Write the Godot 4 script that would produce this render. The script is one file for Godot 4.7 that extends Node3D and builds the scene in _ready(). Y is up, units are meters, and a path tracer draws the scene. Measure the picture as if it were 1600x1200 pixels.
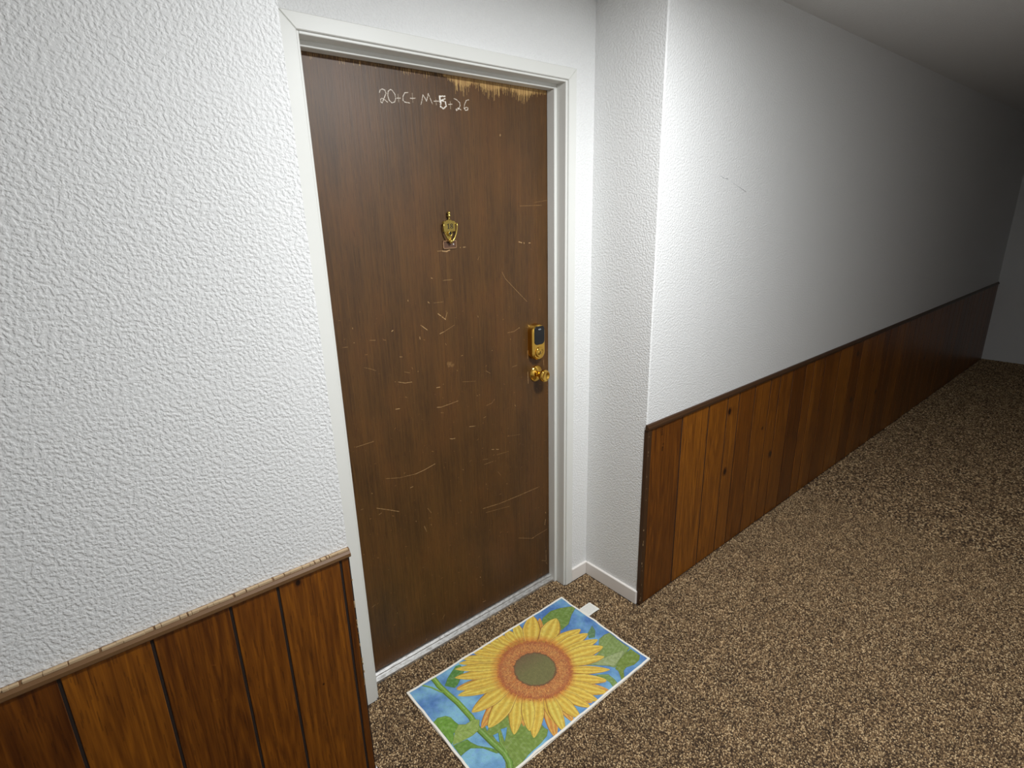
extends Node3D
# A worn brown apartment door in a shallow hallway recess, wainscot on both sides, sunflower mat on brown carpet.
# Metres; x runs along the hallway, z out of the wall, y up. x = 0, z = 0 is the front edge of the left door jamb.

const HALL := 0.302        # plaster face of the hallway wall
const RECESS_LEFT := -0.152
const RECESS_RIGHT := 1.067
const CEILING := 2.367
const OPENING := 0.918     # jamb to jamb
const HEAD := 2.0417       # underside of the head jamb
const STOP_Z := -0.0426
const DOOR_Z := -0.0825

const LEAVES = [
	[100,132,48,  585,65,616,42,670,33,714,46,763,74,763,89,722,106,672,137,625,143],
	[118,142,70,  701,276,735,274,758,280,754,383,725,390,677,402,637,408,623,383,568,331,647,321],
	[148,163,105,  648,352,726,374,720,385,682,394,644,402,578,335],
	[106,130,45,  753,389,753,432,734,444,700,446,669,435,650,439,624,463,611,462,634,428,634,413,656,404,682,394,725,390],
	[112,145,70,  558,381,595,413,594,444,587,464,563,464,572,439],
	[84,124,80,  736,208,724,236,696,258,675,246,691,225,714,217],
	[74,128,50,  214,19,216,49,156,89,140,93,119,62,145,41,175,25,199,14],
	[100,150,42,  8,163,27,157,52,169,62,185,63,205,66,224,79,235,35,240,24,260,9,268],
	[92,135,45,  11,276,57,287,60,304,69,327,99,367,106,391,97,386,77,346,48,320,30,319,9,320],
	[112,140,52,  231,297,279,354,271,419,276,432,257,446,229,452,199,455,167,455,141,460,116,465,89,482,72,467,96,434,115,404,113,365,112,310,112,283,139,281,179,300],
	[90,155,205,  161,329,181,337,158,359,143,371],
	[90,155,205,  128,330,146,334,128,363,125,354],
	[90,155,205,  130,283,138,296,124,305],
]

const TOP_LEAVES = [
	[140,165,72,  66,224,84,239,117,240,129,256,106,284,78,287,37,281,10,273,31,249,41,239],
]

const STEMS = [
	[106,150,40,10,  107,1,103,50,107,101,113,152,114,227,106,277],
	[110,158,48,3,  61,11,79,38,91,69,98,82],
	[98,140,45,10,  106,277,110,353,115,404,109,437,87,472],
	[110,150,50,3,  149,337,131,366,124,406],
]

const PETALS = [  # orange or yellow, base, tip, half width; millimetres on the mat
	[1,453,357,542,461,22],
	[1,345,362,274,467,21],
	[1,234,230,115,285,21],
	[1,276,164,143,100,23],
	[1,532,122,607,34,15],
	[1,388,365,357,466,18],
	[1,283,294,224,371,15],
	[1,312,118,228,48,18],
	[1,429,365,461,457,19],
	[1,495,349,565,430,17],
	[1,402,53,385,2,18],
	[0,334,91,216,11,17],
	[0,340,80,237,-2,19],
	[0,359,71,287,-5,21],
	[0,380,64,329,-8,22],
	[0,406,56,372,-6,23],
	[0,430,55,412,-7,20],
	[0,454,58,455,-7,22],
	[0,474,66,516,-16,20],
	[0,499,98,595,3,34],
	[0,545,138,658,80,37],
	[0,558,172,686,191,26],
	[0,562,203,691,226,26],
	[0,558,234,696,274,23],
	[0,547,259,684,311,29],
	[0,532,287,649,348,21],
	[0,510,312,617,403,18],
	[0,481,340,571,427,22],
	[0,455,355,529,464,25],
	[0,431,360,482,464,23],
	[0,406,363,443,465,21],
	[0,382,359,384,473,23],
	[0,351,343,310,424,16],
	[0,365,348,310,471,22],
	[0,276,271,181,373,24],
	[0,333,324,221,424,24],
	[0,301,296,227,396,22],
	[0,268,246,134,299,31],
	[0,272,213,127,215,28],
	[0,267,186,130,128,21],
	[0,279,159,142,106,20],
	[0,296,135,166,56,21],
	[0,313,114,190,24,18],
]

const CHALK = [  # strength in percent, then points in millimetres on the door
	[100,  248,1953,251,1960,258,1963,266,1961,269,1953,263,1943,254,1927,250,1929,250,1936,255,1939,264,1935,272,1930],
	[100,  285,1965,276,1959,274,1948,277,1936,285,1930,295,1933,299,1942,298,1953,291,1962,285,1965],
	[100,  303,1944,315,1945],
	[45,  308,1955,308,1934],
	[100,  342,1963,331,1961,324,1951,323,1940,329,1936,345,1935],
	[100,  348,1948,367,1950],
	[45,  356,1964,356,1938],
	[100,  384,1935,389,1949,393,1962,399,1954,404,1946,409,1958,412,1967,418,1954,425,1940],
	[100,  431,1948,448,1950],
	[45,  438,1958,439,1938],
	[140,  452,1964,453,1949,454,1935,464,1930,475,1939,473,1950,459,1953,472,1959,472,1966,452,1964],
	[140,  453,1964,456,1948,456,1936],
	[100,  483,1944,498,1946],
	[45,  491,1954,491,1932],
	[100,  506,1963,517,1960,527,1953,528,1944,521,1934,513,1929,512,1933,520,1937,531,1933],
	[100,  563,1965,553,1962,546,1951,543,1939,548,1933,557,1935,559,1941,551,1942,545,1938],
]

const SCRATCHES = [  # width, strength, then points in millimetres on the door
	[1.2,60,680,1412,694,1387,743,1341,798,1291],
	[2,90,287,1354,287,1351],
	[2,90,361,1340,366,1335],
	[1.5,35,383,1334,421,1333],
	[2.5,80,397,1296,426,1272],
	[2,50,425,1273,434,1296],
	[2,90,328,1266,351,1247],
	[2,80,398,1226,417,1231],
	[1.2,50,417,1231,461,1248],
	[2.6,95,220,1262,226,1265],
	[2,70,563,1266,564,1262],
	[2,90,320,1228,321,1220],
	[1.3,55,141,1245,161,1242],
	[1.3,50,52,1237,68,1236],
	[2,60,89,1246,91,1245],
	[2,80,90,1292,90,1289],
	[2,70,240,1174,249,1172],
	[2,70,483,1134,489,1134],
	[1.3,40,114,1162,136,1153,153,1144],
	[1.6,90,226,1091,252,1082,278,1080],
	[1.5,60,215,1094,219,1093],
	[2,90,372,1039,386,1038],
	[2,60,400,1046,401,1045],
	[1.8,90,369,967,386,964],
	[1.3,75,386,964,417,966,459,970],
	[2.2,95,209,1000,225,998],
	[1.4,40,382,944,395,940],
	[2,70,543,971,547,969],
	[1.4,60,570,875,581,878],
	[1.8,90,503,858,530,853],
	[2,95,414,835,424,831,436,830],
	[1.3,30,684,767,750,757],
	[1.3,60,58,908,89,909,120,910],
	[1.2,60,698,1184,731,1185,756,1195],
	[2,80,756,1196,757,1194],
	[2,60,712,1159,712,1156],
	[1.6,60,798,1099,798,1066],
	[2,85,797,1011,798,962],
	[1.6,60,883,1044,884,1019],
	[1.3,50,716,1047,742,1049],
	[2,60,726,889,730,883],
	[1.5,40,586,921,612,925,627,938],
	[2,55,462,1085,463,1082],
	[2,60,303,1111,305,1112],
	[1.5,40,253,1120,272,1113],
	[1.4,45,282,1130,285,1123],
	[2,60,621,1129,624,1129],
	[1.5,50,420,1189,423,1182],
	[1.4,45,589,1057,610,1043],
	[7,18,424,1119,447,1116],
	[7,20,424,1113,448,1108],
	[6,16,425,1106,445,1103],
	[1.5,30,483,1037,539,1027],
	[1.3,30,429,1405,462,1404],
	[2,60,382,1416,383,1414],
	[1.3,55,149,765,199,751,263,744,300,748,345,757],
	[1.6,75,263,744,300,748,345,757],
	[2,85,238,699,250,700],
	[1.6,90,106,669,143,649,186,625],
	[1.5,60,111,642,121,645],
	[1.8,95,603,735,614,732],
	[1.8,95,625,729,637,725],
	[1.3,55,564,683,609,683],
	[1.3,40,628,705,689,701],
	[3,38,548,496,631,487,727,485,845,485],
	[2,30,562,473,685,455],
	[1.4,60,730,284,807,249,833,253,897,258],
	[2.5,80,811,250,813,248],
	[3,70,888,348,890,342],
	[3,70,888,311,883,286],
	[2,60,673,563,675,560],
	[2,60,203,545,204,543],
	[2,60,281,527,288,503],
	[2,80,519,192,520,189],
	[2,70,529,150,531,146],
	[2,60,93,730,96,728],
	[2,60,444,571,447,568],
	[1.5,45,49,684,58,685],
	[2.2,60,889,153,890,98],
	[2,60,858,42,860,37],
	[1.4,40,434,523,431,523],
	[2.5,30,300,594,314,570],
	[2,40,490,507,492,500],
	[1.5,35,558,706,583,701],
	[2,55,569,599,570,595],
	[1.4,30,629,631,644,610],
	[2,60,309,523,311,520],
	[2,55,248,563,250,558],
	[2,55,462,696,467,692],
	[3,95,763,1514,777,1510],
	[3,85,788,1510,789,1507],
	[3.2,95,811,1508,819,1507],
	[2,60,823,1485,823,1484],
	[1.5,55,410,1501,428,1501],
	[3,80,430,1500,446,1498,459,1502],
	[2,80,501,1508,503,1507],
	[2,90,514,1508,524,1508],
	[1.3,40,771,1639,879,1641],
	[1.3,30,843,1651,906,1658],
	[1.3,35,425,1404,463,1404],
	[2,70,379,1417,384,1415],
	[1.4,40,573,1462,580,1473],
	[5,60,688,1867,690,1872],
	[2,70,518,193,523,188],
	[2,80,527,66,542,64],
	[2,60,455,44,458,45],
	[2,60,249,35,252,42],
	[2,60,141,34,143,36],
	[2,50,330,93,341,107],
	[2,60,43,37,45,37],
	[1.5,50,49,298,62,302],
	[2,50,140,223,142,223],
	[2,50,864,110,894,93],
	[2,60,889,89,894,79],
]

var M := {}
var rng := RandomNumberGenerator.new()

# ------------------------------------------------------------------ helpers

func srgb(r: float, g: float, b: float) -> Color:
	return Color(r / 255.0, g / 255.0, b / 255.0)

func mat(called: String, c: Color, rough := 0.8, metal := 0.0) -> StandardMaterial3D:
	var m := StandardMaterial3D.new()
	m.resource_name = called
	m.albedo_color = c
	m.roughness = rough
	m.metallic = metal
	return m

func noise_bytes(w: int, h: int, freq: float, sd: int, octaves := 3, seamless := false, squash := 1) -> PackedByteArray:
	# a grey noise picture; squash > 1 stretches it along y
	var n := FastNoiseLite.new()
	n.seed = sd
	n.noise_type = FastNoiseLite.TYPE_SIMPLEX_SMOOTH
	n.frequency = freq
	n.fractal_octaves = octaves
	var im: Image
	if seamless:
		im = n.get_seamless_image(w, h, false, false, 0.25)
	else:
		im = n.get_image(w, maxi(2, h / squash), false, false)
		if squash > 1:
			im.resize(w, h, Image.INTERPOLATE_CUBIC)
	im.convert(Image.FORMAT_L8)
	return im.get_data()

func starts() -> SurfaceTool:
	var st := SurfaceTool.new()
	st.begin(Mesh.PRIMITIVE_TRIANGLES)
	return st

func face(st: SurfaceTool, pts: Array, centre: Vector3, uv := Vector3.ZERO) -> void:
	# a flat convex face turned away from centre
	var n: Vector3 = (pts[1] - pts[0]).cross(pts[2] - pts[0])
	var mid := Vector3.ZERO
	for p in pts:
		mid += p
	mid /= pts.size()
	var order := range(pts.size())
	if n.dot(mid - centre) > 0:
		order.reverse()
	st.set_smooth_group(-1)
	for k in range(1, pts.size() - 1):
		for i in [order[0], order[k], order[k + 1]]:
			if uv != Vector3.ZERO:   # x of the left edge, 1 / width, 1 / height
				st.set_uv(Vector2((pts[i].x - uv.x) * uv.y, 1.0 - pts[i].y * uv.z))
			st.add_vertex(pts[i])

func box(st: SurfaceTool, a: Vector3, b: Vector3, bevel := 0.0, uv := Vector3.ZERO) -> void:
	var c := (a + b) / 2.0
	var h := (b - a) / 2.0
	bevel = minf(bevel, minf(h.x, minf(h.y, h.z)) * 0.95)
	var v := func(s: Vector3, axis: int) -> Vector3:
		var r := Vector3.ZERO
		for k in 3:
			r[k] = c[k] + s[k] * (h[k] - (0.0 if k == axis or bevel <= 0.0 else bevel))
		return r
	for axis in 3:
		var i := (axis + 1) % 3
		var j := (axis + 2) % 3
		for s in [-1.0, 1.0]:
			var pts := []
			for q in [[-1.0, -1.0], [1.0, -1.0], [1.0, 1.0], [-1.0, 1.0]]:
				var sg := Vector3.ZERO
				sg[axis] = s
				sg[i] = q[0]
				sg[j] = q[1]
				pts.append(v.call(sg, axis))
			face(st, pts, c, uv)
			if bevel > 0.0:
				for t in [-1.0, 1.0]:   # edges between axis and i
					var p2 := []
					for q in [[axis, -1.0], [axis, 1.0], [i, 1.0], [i, -1.0]]:
						var sg := Vector3.ZERO
						sg[axis] = s
						sg[i] = t
						sg[j] = q[1]
						p2.append(v.call(sg, q[0]))
					face(st, p2, c, uv)
	if bevel > 0.0:
		for sx in [-1.0, 1.0]:
			for sy in [-1.0, 1.0]:
				for sz in [-1.0, 1.0]:
					var s := Vector3(sx, sy, sz)
					face(st, [v.call(s, 0), v.call(s, 1), v.call(s, 2)], c, uv)

func inset(poly: PackedVector2Array, by: float) -> PackedVector2Array:
	var r := PackedVector2Array()
	var n := poly.size()
	var turn := 1.0 if Geometry2D.is_polygon_clockwise(poly) else -1.0
	for k in n:
		var e1 := (poly[k] - poly[(k + n - 1) % n]).normalized()
		var e2 := (poly[(k + 1) % n] - poly[k]).normalized()
		var n1 := Vector2(e1.y, -e1.x) * turn
		var n2 := Vector2(e2.y, -e2.x) * turn
		var m := n1 + n2
		if m.length() < 0.01:
			m = n1
		m = m.normalized()
		r.append(poly[k] + m * by / maxf(0.4, m.dot(n1)))
	return r

func prism(st: SurfaceTool, poly: PackedVector2Array, rings: Array) -> void:
	# outline in x, y raised along z through rings of [inset, z]; the last ring is closed with a face
	var n := poly.size()
	var last := PackedVector2Array()
	var last_z := 0.0
	var turn := Geometry2D.is_polygon_clockwise(poly)
	for k in rings.size():
		var ring := inset(poly, rings[k][0]) if rings[k][0] != 0.0 else poly
		var z: float = rings[k][1]
		if k > 0:
			for i in n:
				var j := (i + 1) % n
				var q := [Vector3(last[i].x, last[i].y, last_z), Vector3(last[j].x, last[j].y, last_z), Vector3(ring[j].x, ring[j].y, z), Vector3(ring[i].x, ring[i].y, z)]
				if not turn:
					q.reverse()
				st.set_smooth_group(-1)
				for t in [0, 1, 2, 0, 2, 3]:
					st.add_vertex(q[t])
		last = ring
		last_z = z
	var tri := Geometry2D.triangulate_polygon(last)
	for k in range(0, tri.size(), 3):
		var a := last[tri[k]]
		var b := last[tri[k + 1]]
		var c := last[tri[k + 2]]
		var cw := (b - a).cross(c - a) < 0.0
		for p in ([a, b, c] if cw else [a, c, b]):
			st.add_vertex(Vector3(p.x, p.y, last_z))

func lathe(st: SurfaceTool, profile: Array, segments := 40, c := Vector3.ZERO) -> void:
	# profile of [radius, z] turned about the z axis
	st.set_smooth_group(0)
	for k in range(profile.size() - 1):
		var a: Array = profile[k]
		var b: Array = profile[k + 1]
		for i in segments:
			var t0 := TAU * i / segments
			var t1 := TAU * (i + 1) / segments
			var p0 := c + Vector3(cos(t0) * a[0], sin(t0) * a[0], a[1])
			var p1 := c + Vector3(cos(t1) * a[0], sin(t1) * a[0], a[1])
			var p2 := c + Vector3(cos(t1) * b[0], sin(t1) * b[0], b[1])
			var p3 := c + Vector3(cos(t0) * b[0], sin(t0) * b[0], b[1])
			if a[0] > 0.0:
				for p in [p0, p2, p1]:
					st.add_vertex(p)
			if b[0] > 0.0:
				for p in [p0, p3, p2]:
					st.add_vertex(p)

func tube(st: SurfaceTool, pts: Array, r: float, flat := 1.0, sides := 10) -> void:
	# a round bar through points lying in one x, y plane; flat squeezes it along z
	st.set_smooth_group(0)
	var rings := []
	for k in pts.size():
		var d: Vector3 = (pts[mini(k + 1, pts.size() - 1)] - pts[maxi(k - 1, 0)]).normalized()
		var s := Vector3(-d.y, d.x, 0).normalized()
		var ring := []
		for i in sides:
			var t := TAU * i / sides
			ring.append(pts[k] + s * cos(t) * r + Vector3(0, 0, sin(t) * r * flat))
		rings.append(ring)
	for k in range(rings.size() - 1):
		for i in sides:
			var j := (i + 1) % sides
			for p in [rings[k][i], rings[k + 1][i], rings[k + 1][j], rings[k][i], rings[k + 1][j], rings[k][j]]:
				st.add_vertex(p)
	for e in [0, rings.size() - 1]:
		for i in sides:
			var j := (i + 1) % sides
			for p in ([rings[e][i], rings[e][j], pts[e]] if e == 0 else [rings[e][j], rings[e][i], pts[e]]):
				st.add_vertex(p)

func part(called: String, st: SurfaceTool, m: Material, parent: Node3D, label := "") -> MeshInstance3D:
	st.generate_normals()
	var o := MeshInstance3D.new()
	o.name = called
	o.mesh = st.commit()
	o.material_override = m
	o.cast_shadow = GeometryInstance3D.SHADOW_CASTING_SETTING_ON
	if label:
		o.set_meta("label", label)
	parent.add_child(o, true)
	return o

func thing(called: String, label: String, category := "", kind := "", at := Vector3.ZERO) -> Node3D:
	var o := Node3D.new()
	o.name = called
	o.position = at
	o.set_meta("label", label)
	if category:
		o.set_meta("category", category)
	if kind:
		o.set_meta("kind", kind)
	add_child(o, true)
	return o

func bits(called: String, boxes: Array, m: Material, parent: Node3D, bevel := 0.0, label := "") -> MeshInstance3D:
	var st := starts()
	for b in boxes:
		box(st, b[0], b[1], bevel)
	return part(called, st, m, parent, label)

# ------------------------------------------------------------------ pictures

func dab(im: Image, x: float, y: float, r: float, c: Color, a: float) -> void:
	for j in range(maxi(0, int(y - r - 1)), mini(im.get_height(), int(y + r + 2))):
		for i in range(maxi(0, int(x - r - 1)), mini(im.get_width(), int(x + r + 2))):
			var d := Vector2(i - x, j - y).length()
			var k := clampf(r + 0.5 - d, 0.0, 1.0) * a
			if k > 0.0:
				im.set_pixel(i, j, im.get_pixel(i, j).lerp(c, k))

func stroke(im: Image, p: Vector2, q: Vector2, r: float, c: Color, a: float, ragged := 0.0) -> void:
	var n := maxi(1, int(p.distance_to(q) / maxf(0.6, r * 0.8)))
	for k in n + 1:
		var t := p.lerp(q, float(k) / n)
		if ragged > 0.0:
			t += Vector2(rng.randf_range(-1, 1), rng.randf_range(-1, 1)) * r * ragged * 0.5
			if rng.randf() < ragged * 0.35:
				continue
		dab(im, t.x, t.y, r, c, a)

func door_picture() -> Array:
	# 914 mm by 2030 mm of stained plywood at one pixel per millimetre: figure, pores, scratches, chalk
	var w := 918
	var h := 2040
	rng.seed = 11
	var broad := noise_bytes(w, h, 0.012, 3, 3, false, 14)
	var grain := noise_bytes(w, h, 0.11, 4, 3, false, 40)
	var fine := noise_bytes(w, h, 0.42, 5, 2, false, 24)
	var blot := noise_bytes(w, h, 0.006, 6, 4, false, 2)
	var a := srgb(55, 34, 10)
	var b := srgb(106, 71, 29)
	var red := srgb(90, 54, 20)
	var im := Image.create(w, h, false, Image.FORMAT_RGB8)
	var relief := Image.create(w, h, false, Image.FORMAT_L8)
	for y in h:
		for x in w:
			var k := y * w + x
			var g := grain[k] / 255.0
			var f := fine[k] / 255.0
			var t := clampf(0.5 + 0.25 * (broad[k] / 255.0 - 0.5) + 0.4 * (g - 0.5) + 0.4 * (f - 0.5) + 0.3 * (blot[k] / 255.0 - 0.5), 0.0, 1.0)
			var c := a.lerp(b, t)
			c = c.lerp(red, clampf((blot[k] / 255.0 - 0.45) * 0.9, 0.0, 0.35))
			im.set_pixel(x, y, c)
			var v := 0.5 + 0.5 * (f - 0.5) + 0.4 * (g - 0.5)
			relief.set_pixel(x, y, Color(v, v, v))
	for n in 5200:      # pores
		var x := rng.randf_range(0, w)
		var y := rng.randf_range(0, h)
		stroke(im, Vector2(x, y), Vector2(x + rng.randf_range(-1, 1), y + rng.randf_range(6, 26)), 0.35, srgb(52, 28, 10), 0.35)
	for n in 14:        # long dark growth lines
		var x := rng.randf_range(20, w - 20)
		var y := rng.randf_range(0, h)
		for s in 12:
			var nx := x + rng.randf_range(-4, 4)
			stroke(im, Vector2(x, y), Vector2(nx, y + 40), 0.9, srgb(54, 28, 10), 0.16)
			x = nx
			y += 40
	# veneer torn off along the top, long on the right
	var raw := srgb(206, 170, 108)
	for x in range(20, 905):
		var len := 0.0
		if x > 470:
			len = 22.0 + 8.0 * sin(x * 0.05) + rng.randf_range(-9, 9)
			len *= clampf((x - 465) / 40.0, 0.0, 1.0) * clampf((905 - x) / 60.0, 0.25, 1.0)
		elif x > 330 and x < 420:
			len = rng.randf_range(-12, 12)
		elif rng.randf() < 0.3:
			len = rng.randf_range(0, 10)
		if len > 0.0:
			var y0 := h - 2024.0
			var bare := raw.lerp(srgb(128, 90, 50), rng.randf())
			stroke(im, Vector2(x, y0 - 10), Vector2(x, y0 + len * 0.7), 0.6, bare, rng.randf_range(0.5, 1.0) if x > 470 else 0.35)
			if rng.randf() < 0.3:
				stroke(im, Vector2(x, y0), Vector2(x, y0 + len * 1.35), 0.6, raw, 0.6)
	for s in SCRATCHES:
		var tan := srgb(180, 146, 104)
		for k in range(2, s.size() - 2, 2):
			stroke(im, Vector2(s[k], h - s[k + 1]), Vector2(s[k + 2], h - s[k + 3]), s[0] * 0.6, tan, s[1] / 118.0, 0.45)
	for n in 420:       # small chips and scuffs, most of them in the lower two thirds
		var x := rng.randf_range(20, w - 20)
		var y := rng.randf_range(700, h - 40)
		var l := rng.randf_range(1, 12) * rng.randf()
		var t := rng.randf_range(-0.7, 0.7)
		stroke(im, Vector2(x, y), Vector2(x + cos(t) * l, y + sin(t) * l), rng.randf_range(0.4, 1.1), srgb(165, 122, 78), rng.randf_range(0.12, 0.5))
	for n in 60:        # chipped edge on the lock side
		var y := rng.randf_range(900, h - 30)
		dab(im, 904 + rng.randf_range(-3, 2), y, rng.randf_range(0.6, 1.8), srgb(170, 130, 86), rng.randf_range(0.2, 0.7))
	for s in CHALK:
		for k in range(1, s.size() - 2, 2):
			var thick: float = 3.6 if s[0] > 100 else 2.0
			stroke(im, Vector2(s[k], h - s[k + 1]), Vector2(s[k + 2], h - s[k + 3]), thick * 0.62, srgb(236, 232, 226), 0.62 * minf(s[0], 115.0) / 100.0, 0.6)
	return [ImageTexture.create_from_image(im), ImageTexture.create_from_image(relief)]

func plank_picture(x0: float, x1: float, edges: Array, knots: Array, sd: int) -> ImageTexture:
	# wainscot boards: grain runs upright, each board has its own figure; knots where the photograph has them
	var px := 800.0
	var w := int((x1 - x0) * px)
	var h := int(0.83 * px)
	rng.seed = sd
	var grain := noise_bytes(w, h, 0.09, sd, 3, false, 26)
	var fine := noise_bytes(w, h, 0.36, sd + 1, 2, false, 22)
	var figure := noise_bytes(w, h, 0.013, sd + 2, 2, false, 16)
	var im := Image.create(w, h, false, Image.FORMAT_RGB8)
	var a := srgb(86, 44, 8)
	var b := srgb(178, 110, 28)
	var shift := []
	var tone := []
	for e in edges.size():
		shift.append(rng.randi_range(0, w - 1))
		tone.append(rng.randf_range(-0.2, 0.16))
	for x in w:
		var wx := x0 + x / px
		var board := 0
		for e in edges.size():
			if wx > edges[e]:
				board = e
		var sx: int = (x + shift[board]) % w
		for y in h:
			var k := y * w + sx
			var f := figure[k] / 255.0
			var ring := 0.5 + 0.5 * sin(f * 34.0 + grain[k] / 255.0 * 3.0)
			var t := clampf(0.48 + tone[board] + 0.22 * (ring - 0.5) + 0.5 * (grain[k] / 255.0 - 0.5) + 0.35 * (fine[k] / 255.0 - 0.5), 0.0, 1.0)
			im.set_pixel(x, y, a.lerp(b, t))
	for n in int(w * 1.2):
		var x := rng.randf_range(0, w)
		var y := rng.randf_range(0, h)
		stroke(im, Vector2(x, y), Vector2(x, y + rng.randf_range(5, 30)), 0.35, srgb(50, 24, 6), 0.4)
	for n in w / 12:   # dents and rubs
		var x := rng.randf_range(0, w)
		var y := rng.randf_range(0, h)
		stroke(im, Vector2(x, y), Vector2(x + rng.randf_range(-8, 8), y + rng.randf_range(-4, 4)), 0.5, srgb(178, 122, 62), rng.randf_range(0.1, 0.4))
	for q in knots:
		var c := Vector2((q[0] - x0) * px, (0.83 - q[1]) * px)
		var r: float = q[2] * px
		for t in 9:
			dab(im, c.x, c.y - r * 0.25 * (t - 4), r * (1.9 - absf(t - 4) * 0.28), srgb(84, 42, 10), 0.14)
		for t in 5:
			dab(im, c.x, c.y + r * 0.35 * (t - 2), r * (0.95 - absf(t - 2) * 0.22), srgb(34, 14, 4), 0.75)
	return ImageTexture.create_from_image(im)

func blend_poly(im: Image, s: Array, px: float, first: int, tex: PackedByteArray, veins: bool) -> void:
	var poly := PackedVector2Array()
	var lo := Vector2(1e9, 1e9)
	var hi := -lo
	for k in range(first, s.size(), 2):
		var p := Vector2(s[k], s[k + 1]) * px
		poly.append(p)
		lo = lo.min(p)
		hi = hi.max(p)
	var c := srgb(s[0], s[1], s[2])
	var axis := (hi - lo).normalized()
	var cx := (lo + hi) / 2.0
	var w := im.get_width()
	for y in range(maxi(0, int(lo.y)), mini(im.get_height(), int(hi.y) + 1)):
		for x in range(maxi(0, int(lo.x)), mini(w, int(hi.x) + 1)):
			var p := Vector2(x, y)
			if Geometry2D.is_point_in_polygon(p, poly):
				var t := tex[y * w + x] / 255.0
				var k := c.lerp(c.darkened(0.3), clampf((t - 0.45) * 1.2, 0.0, 1.0)).lerp(c.lightened(0.35), clampf((0.5 - t) * 1.4, 0.0, 1.0))
				if veins:
					var q := p - cx
					var u := q.dot(axis)
					var v := q.dot(Vector2(-axis.y, axis.x))
					var line := absf(fposmod(u - absf(v) * 0.9, 22.0) - 11.0)
					if line < 1.2 or absf(v) < 1.0:
						k = k.darkened(0.16)
				im.set_pixel(x, y, k)
	for k in poly.size():
		stroke(im, poly[k], poly[(k + 1) % poly.size()], 0.9, c.darkened(0.35), 0.45)

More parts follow.
